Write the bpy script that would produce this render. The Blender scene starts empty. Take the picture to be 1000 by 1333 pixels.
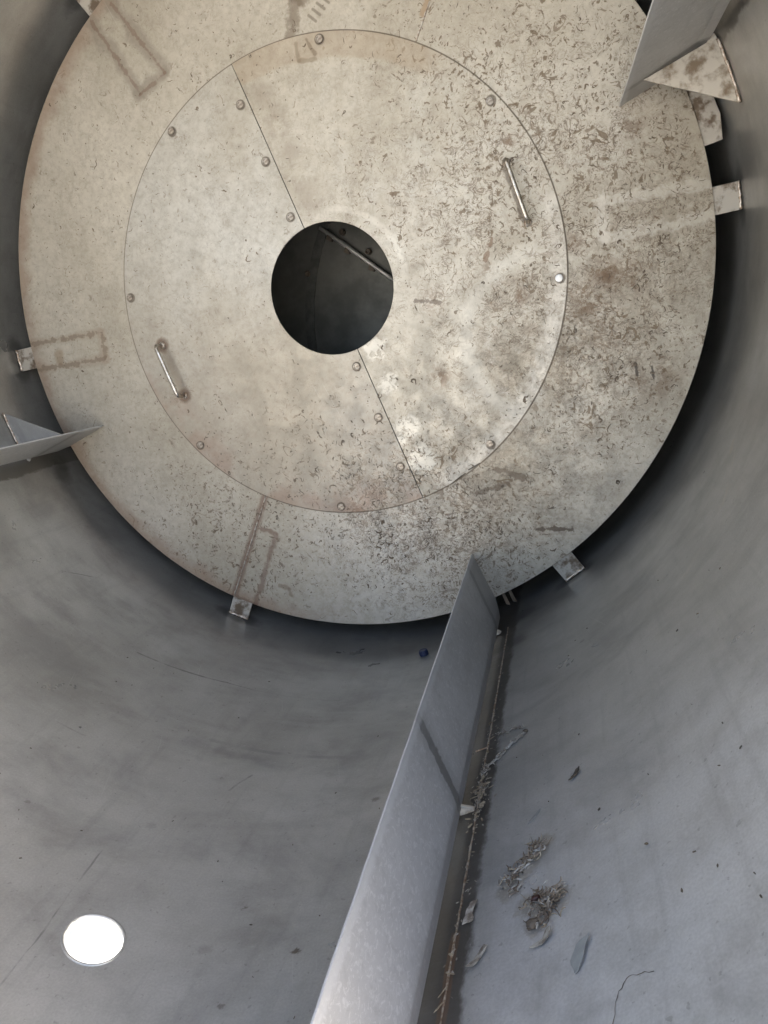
import bpy, bmesh, math, random
from mathutils import Vector, Matrix, noise
rad = math.radians
random.seed(7)
S = bpy.context.scene
C = S.collection

# ------------------------------------------------------------------ camera
cam = bpy.data.cameras.new('camera')
camo = bpy.data.objects.new('camera', cam)
C.objects.link(camo)
cam.sensor_fit = 'VERTICAL'
cam.sensor_height = 24.0
cam.lens = 24.0 * 970.0 / 1333.0
cam.clip_start = 0.02
cam.clip_end = 500
camo.matrix_world = Matrix((
    (0.97340155, 0.0, 0.22910570, 0.59471653),
    (0.22266455, 0.23545328, -0.94603502, -2.0),
    (-0.05394369, 0.97188567, 0.22919059, -0.12989034),
    (0, 0, 0, 1)))
S.camera = camo

# ------------------------------------------------------------------ world, sun, exposure
SUN_EL, SUN_AZ = rad(38), rad(100)      # azimuth clockwise from +Y (into the drum)
w = bpy.data.worlds.new('World')
S.world = w
w.use_nodes = True
nt = w.node_tree
bg = nt.nodes['Background']
sky = nt.nodes.new('ShaderNodeTexSky')
sky.sky_type = 'NISHITA'
sky.sun_disc = False
sky.sun_elevation = SUN_EL
sky.sun_rotation = SUN_AZ
sky.dust_density = 4.0
sky.ozone_density = 0.4
nt.links.new(sky.outputs[0], bg.inputs[0])
bg.inputs[1].default_value = 0.11
sun = bpy.data.lights.new('sun', 'SUN')
sun.energy = 5.0
sun.angle = rad(0.5)
sun.color = (1.0, 0.94, 0.86)
suno = bpy.data.objects.new('sun', sun)
C.objects.link(suno)
d = Vector((math.sin(SUN_AZ) * math.cos(SUN_EL), math.cos(SUN_AZ) * math.cos(SUN_EL), math.sin(SUN_EL)))
suno.rotation_euler = d.to_track_quat('Z', 'Y').to_euler()
S.view_settings.view_transform = 'Standard'
S.view_settings.look = 'None'
S.view_settings.gamma = 1
S.view_settings.exposure = 2.52
S.render.engine = 'CYCLES'
S.cycles.max_bounces = 10
S.cycles.diffuse_bounces = 6
S.cycles.glossy_bounces = 6
S.cycles.caustics_reflective = False

RW = 1.02          # drum wall radius
Y_MOUTH = -1.62
Y_BACK = 0.50
RD = 0.9577        # end plate radius
RC = 0.615         # cover radius
RH = 0.1711        # centre hole

def P(r, deg, y=0.0):
    return Vector((r * math.cos(rad(deg)), y, r * math.sin(rad(deg))))

# ------------------------------------------------------------------ node helper
class NT:
    def __init__(s, name):
        s.m = bpy.data.materials.new(name)
        s.m.use_nodes = True
        s.t = s.m.node_tree
        s.b = s.t.nodes['Principled BSDF']
        tc = s.t.nodes.new('ShaderNodeTexCoord')
        s.v = tc.outputs['Object']
        sp = s.t.nodes.new('ShaderNodeSeparateXYZ')
        s.t.links.new(s.v, sp.inputs[0])
        s.x, s.y, s.z = sp.outputs
    def put(s, sock, val):
        if isinstance(val, (int, float)):
            sock.default_value = val
        elif isinstance(val, tuple):
            sock.default_value = val if len(val) == len(sock.default_value) else val + (1,)
        else:
            s.t.links.new(val, sock)
    def f(s, op, a, b=0.0, c=0.0, clamp=False):
        n = s.t.nodes.new('ShaderNodeMath')
        n.operation = op
        n.use_clamp = clamp
        s.put(n.inputs[0], a); s.put(n.inputs[1], b); s.put(n.inputs[2], c)
        return n.outputs[0]
    def add(s, a, b): return s.f('ADD', a, b)
    def sub(s, a, b): return s.f('SUBTRACT', a, b)
    def mul(s, a, b): return s.f('MULTIPLY', a, b)
    def mx(s, *a):
        r = a[0]
        for q in a[1:]: r = s.f('MAXIMUM', r, q)
        return r
    def ss(s, v, lo, hi, a=0.0, b=1.0):          # smooth step lo..hi -> a..b
        n = s.t.nodes.new('ShaderNodeMapRange')
        n.interpolation_type = 'SMOOTHSTEP'
        s.put(n.inputs[0], v)
        if lo > hi: lo, hi, a, b = hi, lo, b, a
        for i, q in ((1, lo), (2, hi), (3, a), (4, b)): s.put(n.inputs[i], q)
        return n.outputs[0]
    def vec(s, x, y, z):
        n = s.t.nodes.new('ShaderNodeCombineXYZ')
        s.put(n.inputs[0], x); s.put(n.inputs[1], y); s.put(n.inputs[2], z)
        return n.outputs[0]
    def vadd(s, a, b, op='ADD'):
        n = s.t.nodes.new('ShaderNodeVectorMath'); n.operation = op
        s.put(n.inputs[0], a); s.put(n.inputs[1], b)
        return n.outputs[0]
    def noise(s, scale, detail=3.0, rough=0.5, vec=None, dist=0.0, col=False):
        n = s.t.nodes.new('ShaderNodeTexNoise')
        s.t.links.new(vec or s.v, n.inputs['Vector'])
        n.inputs['Scale'].default_value = scale
        n.inputs['Detail'].default_value = detail
        n.inputs['Roughness'].default_value = rough
        n.inputs['Distortion'].default_value = dist
        return n.outputs[1 if col else 0]
    def vor(s, scale, vec=None, feature='F1'):
        n = s.t.nodes.new('ShaderNodeTexVoronoi')
        n.feature = feature
        s.t.links.new(vec or s.v, n.inputs['Vector'])
        n.inputs['Scale'].default_value = scale
        return n.outputs['Distance']
    def mix(s, fac, a, b, mode='MIX'):
        n = s.t.nodes.new('ShaderNodeMix')
        n.data_type = 'RGBA'; n.blend_type = mode
        s.put(n.inputs[0], fac); s.put(n.inputs[6], a); s.put(n.inputs[7], b)
        return n.outputs[2]
    def length2(s, a, b):
        return s.f('SQRT', s.add(s.mul(a, a), s.mul(b, b)))
    def seg(s, u, v, p, q):                        # distance to a segment in the plane (u, v)
        dx, dy = q[0] - p[0], q[1] - p[1]
        L = dx * dx + dy * dy
        a, b = s.sub(u, p[0]), s.sub(v, p[1])
        t = s.f('DIVIDE', s.add(s.mul(a, dx), s.mul(b, dy)), L, clamp=True)
        return s.length2(s.sub(a, s.mul(t, dx)), s.sub(b, s.mul(t, dy)))
    def blob(s, u, v, cx, cy, r):                  # soft round mask
        return s.ss(s.length2(s.sub(u, cx), s.sub(v, cy)), 0.0, r, 1.0, 0.0)
    def bump(s, h, strength=0.3, dist=0.002):
        n = s.t.nodes.new('ShaderNodeBump')
        n.inputs['Strength'].default_value = strength
        n.inputs['Distance'].default_value = dist
        s.put(n.inputs['Height'], h)
        s.t.links.new(n.outputs[0], s.b.inputs['Normal'])
    def out(s, col, metal=0.0, rough=0.5, spec=0.5):
        s.put(s.b.inputs['Base Color'], col)
        s.put(s.b.inputs['Metallic'], metal)
        s.put(s.b.inputs['Roughness'], rough)
        s.put(s.b.inputs['Specular IOR Level'], spec)
        return s.m

# ------------------------------------------------------------------ materials
def mat_plate(name, kind):
    """stained stainless plate; kind: ring, left, right, tab"""
    n = NT(name)
    x, z = n.x, n.z
    r = n.length2(x, z)
    wob = n.noise(9, 4, 0.6)
    wobf = n.noise(45, 3, 0.6)
    big = n.noise(1.8, 3, 0.55)
    clean = (0.565, 0.525, 0.45)
    if kind == 'left': clean = (0.53, 0.51, 0.46)
    col = n.mix(n.ss(big, 0.35, 0.7), clean, (0.43, 0.39, 0.315))
    # fine mottling
    col = n.mix(n.ss(n.noise(38, 6, 0.7), 0.35, 0.75, 0.0, 0.35), col, (0.28, 0.235, 0.185))
    # sediment: heavier to the lower right, in broad smeared patches
    area = n.mx(n.blob(x, z, 0.62, -0.20, 0.42), n.mul(n.blob(x, z, 0.22, -0.56, 0.42), 0.55),
                n.mul(n.blob(x, z, 0.80, 0.05, 0.38), 0.75), n.mul(n.blob(x, z, 0.5, -0.5, 0.5), 0.75))
    smear = n.mul(area, n.ss(n.noise(8, 9, 0.78, dist=0.9), 0.40, 0.60))
    col = n.mix(n.mul(smear, 0.6), col, (0.21, 0.175, 0.125))
    gr = n.mul(n.mx(area, 0.25), n.ss(n.noise(70, 5, 0.75), 0.46, 0.68))
    col = n.mix(n.mul(gr, 0.8), col, (0.15, 0.115, 0.085))
    # pale scuffed blotches
    pale = n.mul(n.mx(n.blob(x, z, 0.42, -0.22, 0.3), n.mul(area, 0.4)), n.ss(n.noise(16, 6, 0.7, dist=0.6), 0.52, 0.68))
    col = n.mix(n.mul(pale, 0.55), col, (0.62, 0.58, 0.52))
    mt = n.noise(34, 9, 0.78, dist=0.3)
    col = n.mix(n.mul(n.ss(mt, 0.50, 0.62), n.mul(n.mx(area, 0.12), 0.6)), col, (0.15, 0.115, 0.085))
    col = n.mix(n.mul(n.ss(mt, 0.44, 0.36), n.mul(area, 0.45)), col, (0.60, 0.565, 0.50))
    nf2 = n.noise(48, 3, 0.6, dist=1.6, vec=n.vadd(n.v, (5.0, 0, 2.0)))
    ring2 = n.ss(n.f('ABSOLUTE', n.sub(nf2, 0.5)), 0.014, 0.035, 1.0, 0.0)
    gate2 = n.mul(n.ss(n.noise(8, 4, 0.65, vec=n.vadd(n.v, (9.0, 0, 4.0))), 0.43, 0.53), n.mx(n.blob(x, z, 0.2, -0.70, 0.36), n.mul(n.blob(x, z, 0.6, 0.1, 0.8), 0.35)))
    col = n.mix(n.f('MULTIPLY', n.mul(ring2, gate2), 1.2, clamp=True), col, (0.15, 0.11, 0.08))
    # thin dried rings: contour lines of a noise field
    nf = n.noise(26, 4, 0.62, dist=1.2)
    ring = n.ss(n.f('ABSOLUTE', n.sub(nf, 0.5)), 0.012, 0.026, 1.0, 0.0)
    gate = n.mul(n.ss(n.noise(11, 3, 0.6), 0.42, 0.54), n.mx(n.mul(n.blob(x, z, 0.2, -0.66, 0.42), 1.4), n.mul(n.blob(x, z, 0.6, 0.1, 0.85), 0.95), 0.16))
    col = n.mix(n.f('MULTIPLY', n.mul(ring, gate), 0.85, clamp=True), col, (0.16, 0.12, 0.085))
    # flat dried patches with crooked outlines
    dm = n.mx(n.mul(n.blob(x, z, 0.62, 0.25, 0.85), 1.25), n.mul(n.blob(x, z, 0.26, -0.64, 0.50), 1.7), n.mul(n.blob(x, z, 0.7, -0.2, 0.5), 1.2),
              n.mul(n.blob(x, z, -0.35, -0.68, 0.5), 0.85), n.mul(n.blob(x, z, -0.1, -0.45, 0.3), 0.7), 0.12)
    dm = n.f('MINIMUM', dm, 1.15)
    def fleck(sc, dist, th, off, c, k, gate_sc):
        nonlocal col
        vv = n.vadd(n.v, off)
        f_ = n.noise(sc, 3.5, 0.62, vec=vv, dist=dist)
        g_ = n.mul(n.ss(n.noise(gate_sc, 3, 0.6, vec=n.vadd(n.v, (off[2], 0, off[0]))), 0.40, 0.62), 0.045)
        f_ = n.add(f_, n.sub(n.add(g_, n.mul(dm, 0.06)), 0.085))
        col = n.mix(n.mul(n.ss(f_, th, th + 0.022), n.mul(n.ss(dm, 0.0, 0.6, 0.5, 1.0), k)), col, c)
    fleck(36, 1.7, 0.612, (3.1, 0, 1.7), (0.20, 0.155, 0.11), 0.75, 6)
    fleck(62, 1.2, 0.605, (7.3, 0, 5.2), (0.17, 0.13, 0.09), 0.85, 9)
    fleck(24, 2.4, 0.612, (11.9, 0, 8.4), (0.15, 0.107, 0.068), 0.8, 5)
    mt3 = n.noise(95, 6, 0.8)
    col = n.mix(n.mul(n.ss(mt3, 0.52, 0.66), n.mul(n.mx(area, 0.2), 0.75)), col, (0.15, 0.12, 0.085))
    # pale curved ring right of the hole
    pr = n.f('ABSOLUTE', n.sub(n.add(n.length2(n.sub(x, 0.56), n.sub(z, -0.15)), n.mul(n.sub(wob, 0.5), 0.05)), 0.205))
    pr = n.mul(n.ss(pr, 0.035, 0.0, 0, 1), n.ss(x, 0.60, 0.45, 0, 1))
    col = n.mix(n.mul(pr, 0.45), col, (0.64, 0.61, 0.54))
    pale_low = None
    if kind in ('ring', 'tab'):
        # rusty rim
        rim = n.mul(n.ss(n.add(r, n.mul(n.sub(wob, 0.5), 0.12)), 0.90, 0.955), n.ss(x, 0.1, -0.35))
        col = n.mix(n.mul(rim, 0.6), col, (0.30, 0.20, 0.14))
        # heat marks where the support brackets are welded behind
        dist = n.mul(n.sub(wobf, 0.5), 0.014)
        def line(p, q, w, c, k, jit=dist):
            nonlocal col
            dd = n.add(n.seg(x, z, p, q), jit)
            col = n.mix(n.mul(n.ss(dd, w, w * 0.35, 0, 1), k), col, c)
        brown = (0.19, 0.12, 0.085)
        for a, b_ in (((-0.951, -0.096), (-0.709, -0.075)), ((-0.709, -0.075), (-0.706, -0.150)), ((-0.706, -0.150), (-0.945, -0.173))):
            line(a, b_, 0.008, (0.15, 0.105, 0.07), 0.6, n.mul(n.sub(wobf, 0.5), 0.05))
            line(a, b_, 0.020, (0.34, 0.27, 0.20), 0.35, n.mul(n.sub(wob, 0.5), 0.04))
        line((-0.86, -0.13), (-0.86, -0.145), 0.022, (0.30, 0.22, 0.14), 0.6)
        line((-0.378, -0.882), (-0.245, -0.568), 0.016, brown, 0.7)
        line((-0.274, -0.663), (-0.220, -0.681), 0.010, brown, 0.7, n.mul(n.sub(wobf, 0.5), 0.03))
        line((-0.220, -0.681), (-0.310, -0.905), 0.012, brown, 0.65, n.mul(n.sub(wobf, 0.5), 0.03))
        line((-0.381, -0.878), (-0.308, -0.905), 0.008, brown, 0.6)
        grey = (0.27, 0.235, 0.19)
        for a, b_ in (((-0.614, 0.724), (-0.494, 0.534)), ((-0.494, 0.534), (-0.416, 0.575)), ((-0.416, 0.575), (-0.547, 0.755))):
            line(a, b_, 0.026, grey, 0.6, n.mul(n.sub(n.noise(22, 4, 0.6), 0.5), 0.06))
            line(a, b_, 0.006, brown, 0.5, n.mul(n.sub(wobf, 0.5), 0.03))
        for a, b_ in (((0.93, 0.176), (0.70, 0.160)), ((0.69, 0.158), (0.70, 0.08)), ((0.71, 0.074), (0.95, 0.107))):
            line(a, b_, 0.020, (0.60, 0.56, 0.49), 0.45, n.mul(n.sub(wobf, 0.5), 0.05))
        line((0.274, 0.62), (0.39, 0.88), 0.010, (0.36, 0.25, 0.15), 0.7)
        # smear above the cover, finger marks
        line((-0.04, 0.70), (-0.06, 0.62), 0.022, (0.19, 0.15, 0.11), 0.7, n.mul(n.sub(wobf, 0.5), 0.05))
        line((0.03, 0.74), (-0.03, 0.69), 0.022, (0.19, 0.15, 0.11), 0.7, n.mul(n.sub(wobf, 0.5), 0.05))
        for k in range(4):
            line((-0.012 + k * 0.012, 0.655 + k * 0.012), (0.006 + k * 0.012, 0.640 + k * 0.012), 0.005, (0.15, 0.12, 0.09), 0.6, n.mul(dist, 0.2))
        # larger dark brown patches
        for cx, cz, rr, k in ((0.709, -0.007, 0.06, 0.9), (0.66, -0.08, 0.06, 0.75), (0.76, -0.03, 0.07, 0.6),
                              (0.83, -0.27, 0.09, 0.6), (0.70, -0.16, 0.06, 0.5), (0.63, 0.07, 0.04, 0.8), (0.76, 0.32, 0.05, 0.6)):
            col = n.mix(n.mul(n.mul(n.blob(x, z, cx, cz, rr), n.ss(n.noise(24, 6, 0.75, dist=0.5), 0.42, 0.56)), k), col, (0.145, 0.092, 0.055))
        line((0.535, -0.662), (0.625, -0.664), 0.007, (0.11, 0.08, 0.06), 0.85, n.mul(n.sub(wobf, 0.5), 0.035))
        line((0.38, -0.56), (0.46, -0.535), 0.010, (0.15, 0.115, 0.085), 0.7, n.mul(n.sub(wobf, 0.5), 0.035))
        line((0.43, -0.495), (0.50, -0.52), 0.010, (0.15, 0.115, 0.085), 0.7, n.mul(n.sub(wobf, 0.5), 0.035))
        line((-0.225, -0.842), (-0.195, -0.852), 0.009, (0.22, 0.165, 0.11), 0.7)
        line((-0.195, -0.852), (-0.190, -0.872), 0.009, (0.22, 0.165, 0.11), 0.7)
        for xx, zz in ((0.78, -0.23), (0.82, -0.24)):
            line((xx, zz), (xx + 0.006, zz - 0.03), 0.004, (0.05, 0.04, 0.035), 0.8)
        # paler reach below the cover
        pale_low = n.mul(n.blob(x, z, 0.1, -0.83, 0.45), 0.6)
        col = n.mix(n.mul(pale_low, n.ss(mt, 0.55, 0.42, 0.3, 0.9)), col, (0.62, 0.60, 0.56))
    else:
        dist = n.mul(n.sub(wobf, 0.5), 0.014)
        def line(p, q, w, c, k, jit=dist):
            nonlocal col
            dd = n.add(n.seg(x, z, p, q), jit)
            col = n.mix(n.mul(n.ss(dd, w, w * 0.35, 0, 1), k), col, c)
        # tea coloured band under the top edge
        band = n.mul(n.ss(n.add(r, n.mul(n.sub(wob, 0.5), 0.03)), 0.548, 0.562), n.ss(z, 0.46, 0.52))
        band = n.mul(band, n.ss(x, 0.34, 0.27))
        if kind == 'right':
            col = n.mix(n.mul(band, 0.4), col, (0.36, 0.275, 0.185))
            # brushed bright strip along the right rim
            hi = n.mul(n.ss(n.add(r, n.mul(n.sub(wobf, 0.5), 0.03)), 0.555, 0.592), n.mul(n.ss(z, 0.25, 0.12), n.ss(x, 0.24, 0.30)))
            col = n.mix(n.mul(hi, n.ss(mt, 0.35, 0.6, 0.8, 0.3)), col, (0.66, 0.62, 0.55))
            # smudges next to the straight seam
            for cx, cz in ((-0.150, 0.49), (-0.115, 0.42), (-0.085, 0.35), (-0.06, 0.27), (-0.04, 0.22)):
                k = n.mul(n.blob(x, z, cx, cz, 0.055), n.ss(wob, 0.42, 0.5))
                col = n.mix(n.mul(k, 0.55), col, (0.30, 0.255, 0.20))
            # scrubbed clean patches
            sc = n.noise(60, 3, 0.7, dist=1.0)
            for cx, cz, rr in ((0.112, -0.160, 0.045), (0.145, -0.253, 0.04), (0.188, -0.375, 0.055), (0.228, -0.465, 0.06), (0.165, -0.41, 0.025)):
                k = n.mul(n.ss(n.add(n.length2(n.sub(x, cx), n.sub(z, cz)), n.mul(n.sub(wobf, 0.5), 0.05)), rr * 0.8, rr * 0.45, 0, 1), n.ss(sc, 0.40, 0.52))
                col = n.mix(n.mul(k, 0.9), col, (0.66, 0.62, 0.54))
            # pale crescent beside the centre hole
            cr = n.mul(n.ss(n.f('ABSOLUTE', n.sub(n.length2(n.sub(x, 0.01), n.sub(z, 0.005)), 0.196)), 0.012, 0.003, 0, 1), n.ss(z, -0.01, 0.06))
            cr = n.mul(cr, n.ss(x, 0.0, 0.04))
            col = n.mix(n.mul(cr, 0.35), col, (0.70, 0.66, 0.58))
            for cx, cz, rr, k in ((0.285, -0.245, 0.045, 0.85), (0.47, 0.315, 0.03, 0.8), (0.27, -0.05, 0.05, 0.5), (0.42, 0.02, 0.03, 0.7), (0.50, -0.05, 0.03, 0.7)):
                col = n.mix(n.mul(n.mul(n.blob(x, z, cx, cz, rr), n.ss(n.noise(40, 5, 0.7), 0.42, 0.54)), k), col, (0.17, 0.11, 0.07))
            line((0.228, -0.045), (0.30, -0.052), 0.005, (0.13, 0.10, 0.08), 0.7, n.mul(n.sub(wobf, 0.5), 0.035))
            line((0.430, 0.095), (0.412, 0.045), 0.007, (0.18, 0.115, 0.075), 0.75, n.mul(n.sub(wobf, 0.5), 0.035))
            # shadow of the right handle, painted on as a thin brown line
            line((0.462, 0.262), (0.510, 0.122), 0.007, (0.12, 0.09, 0.07), 0.6)
            line((-0.02, 0.60), (0.0, 0.565), 0.006, (0.20, 0.15, 0.10), 0.6)
            line((-0.05, 0.595), (-0.045, 0.555), 0.007, (0.25, 0.20, 0.14), 0.6)
            line((-0.045, 0.555), (0.0, 0.555), 0.007, (0.25, 0.20, 0.14), 0.6)
        else:
            col = n.mix(n.mul(n.ss(n.add(z, n.mul(wob, 0.1)), 0.2, -0.3), 0.35), col, (0.36, 0.305, 0.24))
            redder = n.mul(n.ss(r, 0.50, 0.60), n.mul(n.ss(z, -0.1, -0.3), n.ss(wob, 0.4, 0.6)))
            col = n.mix(n.mul(redder, 0.4), col, (0.32, 0.20, 0.15))
            for cx, cz in ((-0.517, -0.122), (-0.464, -0.266)):
                k = n.ss(n.add(n.length2(n.sub(x, cx), n.sub(z, cz)), dist), 0.026, 0.014, 0, 1)
                col = n.mix(n.mul(k, 0.75), col, (0.15, 0.09, 0.06))
            line((-0.505, -0.15), (-0.468, -0.25), 0.02, (0.30, 0.24, 0.18), 0.4)
        if kind == 'right':
            for a, b_ in (((0.318, -0.525), (0.345, -0.505)), ((0.355, -0.495), (0.385, -0.478)), ((0.30, -0.54), (0.335, -0.512))):
                line(a, b_, 0.003, (0.05, 0.04, 0.03), 0.85, n.mul(dist, 0.15))
        # recess shadow painted as a dark ring round every fixing
        for a in (133.7, 178.5, -136.3, -91.3, 88.7, 43.4, -1.2, -45.8):
            c = P(0.597, a)
            col = n.mix(n.ss(n.length2(n.sub(x, c.x), n.sub(z, c.z)), 0.0145, 0.0115, 0, 0.75), col, (0.10, 0.075, 0.055))
        for rr, a in ((0.519, 114.0), (0.366, 115.0), (0.214, 117.4), (0.214, -74.4), (0.363, -72.3), (0.511, -71.1)):
            c = P(rr, a)
            col = n.mix(n.ss(n.length2(n.sub(x, c.x), n.sub(z, c.z)), 0.0145, 0.0115, 0, 0.75), col, (0.10, 0.075, 0.055))
    col = n.mix(n.ss(n.f('ABSOLUTE', n.sub(r, RC + (0.0012 if kind == 'ring' else -0.0008))), 0.0017, 0.0008, 0, 0.7), col, (0.12, 0.09, 0.065))
    # hairline scratches
    sc = n.noise(1.0, 2, 0.5, vec=n.vec(n.mul(n.add(x, n.mul(z, 0.5)), 260), 0.0, n.mul(z, 5)))
    col = n.mix(n.ss(sc, 0.68, 0.75, 0, 0.25), col, (0.62, 0.59, 0.54))
    n.bump(n.add(n.mul(wobf, 0.5), n.mul(nf, 0.6)), 0.25, 0.002)
    rough = n.ss(n.noise(14, 5, 0.7), 0.3, 0.7, 0.42, 0.62)
    return n.out(col, 0.55, rough)

def mat_wall():
    n = NT('drum_wall_steel')
    x, y, z = n.x, n.y, n.z
    th = n.f('ARCTAN2', z, x)                      # radians
    u = n.mul(th, RW)                              # arc length, metres
    cyl = n.vec(u, y, 0.0)
    c1 = n.noise(2.2, 5, 0.6, vec=cyl)
    c2 = n.noise(9, 6, 0.65, vec=n.vec(n.mul(u, 0.6), n.mul(y, 1.0), 2.0))
    col = n.mix(n.ss(c1, 0.3, 0.72), (0.47, 0.47, 0.452), (0.33, 0.328, 0.308))
    col = n.mix(n.ss(c2, 0.42, 0.72, 0, 0.5), col, (0.22, 0.215, 0.20))
    # paler towards the mouth and lower right: daylight painted into the wall colour
    daylit = n.mul(n.ss(y, -0.7, -1.25), n.ss(u, rad(-64) * RW, rad(-58) * RW))
    daylit = n.mx(n.mul(daylit, 0.95), n.mul(n.ss(y, -0.5, -1.2), 0.3))
    col = n.mix(n.mul(daylit, n.ss(n.noise(12, 6, 0.7, vec=cyl), 0.3, 0.6, 0.45, 1.0)), col, (0.62, 0.62, 0.62))
    # stretched wipe marks, both ways
    s1 = n.noise(1, 4, 0.6, vec=n.vec(n.mul(u, 3), n.mul(y, 26), 0))
    col = n.mix(n.ss(s1, 0.52, 0.75, 0, 0.32), col, (0.46, 0.46, 0.45))
    s2 = n.noise(1, 5, 0.65, vec=n.vec(n.mul(u, 34), n.mul(y, 3), 5.0))
    col = n.mix(n.ss(s2, 0.5, 0.72, 0, 0.22), col, (0.22, 0.22, 0.215))
    s3 = n.noise(1, 2, 0.5, vec=n.vec(n.mul(n.add(u, n.mul(y, 0.35)), 190), n.mul(y, 4), 9.0))
    col = n.mix(n.ss(s3, 0.70, 0.76, 0, 0.25), col, (0.55, 0.55, 0.54))
    # speckle
    sp = n.noise(85, 3, 0.55, vec=cyl)
    col = n.mix(n.ss(sp, 0.66, 0.70, 0, 0.35), col, (0.16, 0.15, 0.14))
    col = n.mix(n.ss(n.noise(120, 4, 0.7, vec=cyl), 0.60, 0.7, 0, 0.30), col, (0.56, 0.56, 0.56))
    jag = n.mul(n.sub(n.noise(30, 4, 0.7, vec=n.vec(u, n.mul(y, 0.6), 3.0)), 0.5), 0.03)
    def A(deg): return rad(deg) * RW
    def band(lo, hi, k, c, y0=None, y1=None, soft=0.006, j=jag):
        nonlocal col
        uu = n.add(u, j)
        mk = n.mul(n.ss(uu, A(lo) - soft, A(lo)), n.ss(uu, A(hi) + soft, A(hi), 0, 1))
        if y0 is not None: mk = n.mul(mk, n.mul(n.ss(n.add(y, j), y0 - 0.01, y0 + 0.01), n.ss(n.add(y, j), y1 + 0.01, y1 - 0.01, 0, 1)))
        col = n.mix(n.mul(mk, k), col, c)
    # dirty strip at the foot of each baffle
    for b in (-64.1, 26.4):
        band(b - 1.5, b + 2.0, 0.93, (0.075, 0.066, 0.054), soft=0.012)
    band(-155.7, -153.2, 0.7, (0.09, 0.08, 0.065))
    # rusty run along the lower weld
    band(-63.5, -62.9, 0.75, (0.20, 0.12, 0.07), -1.5, -1.17, 0.003, n.mul(jag, 0.25))
    # soot around the bracket feet
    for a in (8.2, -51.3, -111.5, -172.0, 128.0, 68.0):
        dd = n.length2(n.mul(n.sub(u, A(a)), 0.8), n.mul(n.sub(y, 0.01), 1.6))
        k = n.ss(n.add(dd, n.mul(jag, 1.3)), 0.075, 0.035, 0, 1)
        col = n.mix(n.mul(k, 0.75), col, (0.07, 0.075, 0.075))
    # feet of the baffle end and of the first gusset
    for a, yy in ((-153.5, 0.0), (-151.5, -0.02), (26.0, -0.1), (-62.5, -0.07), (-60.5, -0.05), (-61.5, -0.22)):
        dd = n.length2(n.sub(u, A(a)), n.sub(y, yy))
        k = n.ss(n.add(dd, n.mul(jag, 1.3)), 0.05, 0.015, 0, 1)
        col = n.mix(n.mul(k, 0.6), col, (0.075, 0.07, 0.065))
    # shade close to the plate, painted into the wall colour
    plate_shade = n.mul(n.ss(n.add(y, n.mul(c1, 0.35)), -0.15, 0.12), 0.2)
    col = n.mix(plate_shade, col, (0.20, 0.18, 0.15))
    # scratches and scuffs
    wav = n.mul(n.sub(n.noise(4, 3, 0.6, vec=n.vec(n.mul(u, 1.0), n.mul(y, 1.0), 30.0)), 0.5), 0.03)
    fade = n.ss(n.noise(13, 3, 0.6, vec=n.vec(u, y, 40.0)), 0.40, 0.56, 0.25, 1)
    def scr(a0, y0, a1, y1, wd, c, k):
        nonlocal col
        dd = n.add(n.seg(n.add(u, wav), y, (A(a0), y0), (A(a1), y1)), n.mul(jag, 0.15))
        col = n.mix(n.mul(n.mul(n.ss(dd, wd, wd * 0.3, 0, 1), fade), k), col, c)
    scr(-118, -0.385, -104, -0.352, 0.0035, (0.13, 0.125, 0.12), 0.7)
    scr(-104, -0.352, -87, -0.356, 0.0025, (0.16, 0.155, 0.15), 0.6)
    scr(-100.3, -1.30, -101.5, -0.99, 0.002, (0.12, 0.12, 0.12), 0.6)
    scr(-93.5, -0.76, -92.0, -0.70, 0.003, (0.05, 0.05, 0.05), 0.8)
    scr(-117.3, -0.733, -113.5, -0.731, 0.003, (0.14, 0.13, 0.12), 0.6)
    scr(-98, -0.63, -88, -0.66, 0.022, (0.22, 0.22, 0.22), 0.4)
    scr(-100, -0.60, -82, -0.62, 0.009, (0.19, 0.195, 0.195), 0.4)
    scr(-132, -0.21, -136, -0.30, 0.002, (0.12, 0.12, 0.11), 0.6)
    scr(-26, -0.47, -36, -0.57, 0.010, (0.48, 0.46, 0.41), 0.35)
    scr(-22, -0.34, -23, -0.36, 0.012, (0.50, 0.43, 0.32), 0.6)
    scr(-19, -0.30, -28, -0.50, 0.006, (0.50, 0.47, 0.40), 0.25)
    j2 = n.mul(n.sub(n.noise(70, 4, 0.75, vec=cyl), 0.5), 0.022)
    for a, yy, rr, k in ((-84.4, -1.062, 0.005, 0.7), (-77.5, -1.15, 0.006, 0.9), (-82.0, -1.242, 0.006, 0.6), (-75.6, -0.786, 0.010, 0.6),
                      (-86, -1.15, 0.013, 0.25), (-99, -0.9, 0.012, 0.2), (-51, -0.45, 0.006, 0.5), (-112, -0.95, 0.005, 0.4)):
        dd = n.add(n.length2(n.mul(n.sub(u, A(a)), 0.8), n.sub(y, yy)), j2)
        col = n.mix(n.ss(dd, rr, rr * 0.3, 0, k), col, (0.10, 0.08, 0.06))
    # smeared residue under the two clumps
    for p_, q_ in (((-55.9, -1.058), (-58.9, -1.125)), ((-57.0, -1.165), (-54.4, -1.175)), ((-55.4, -1.18), (-56.2, -1.205))):
        dd = n.add(n.seg(u, y, (A(p_[0]), p_[1]), (A(q_[0]), q_[1])), n.mul(j2, 2.2))
        col = n.mix(n.ss(dd, 0.024, 0.012, 0, 0.6), col, (0.33, 0.29, 0.235))
        col = n.mix(n.mul(n.ss(dd, 0.018, 0.006), n.ss(n.noise(80, 4, 0.7, vec=cyl), 0.5, 0.58)), col, (0.62, 0.59, 0.52))
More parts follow.
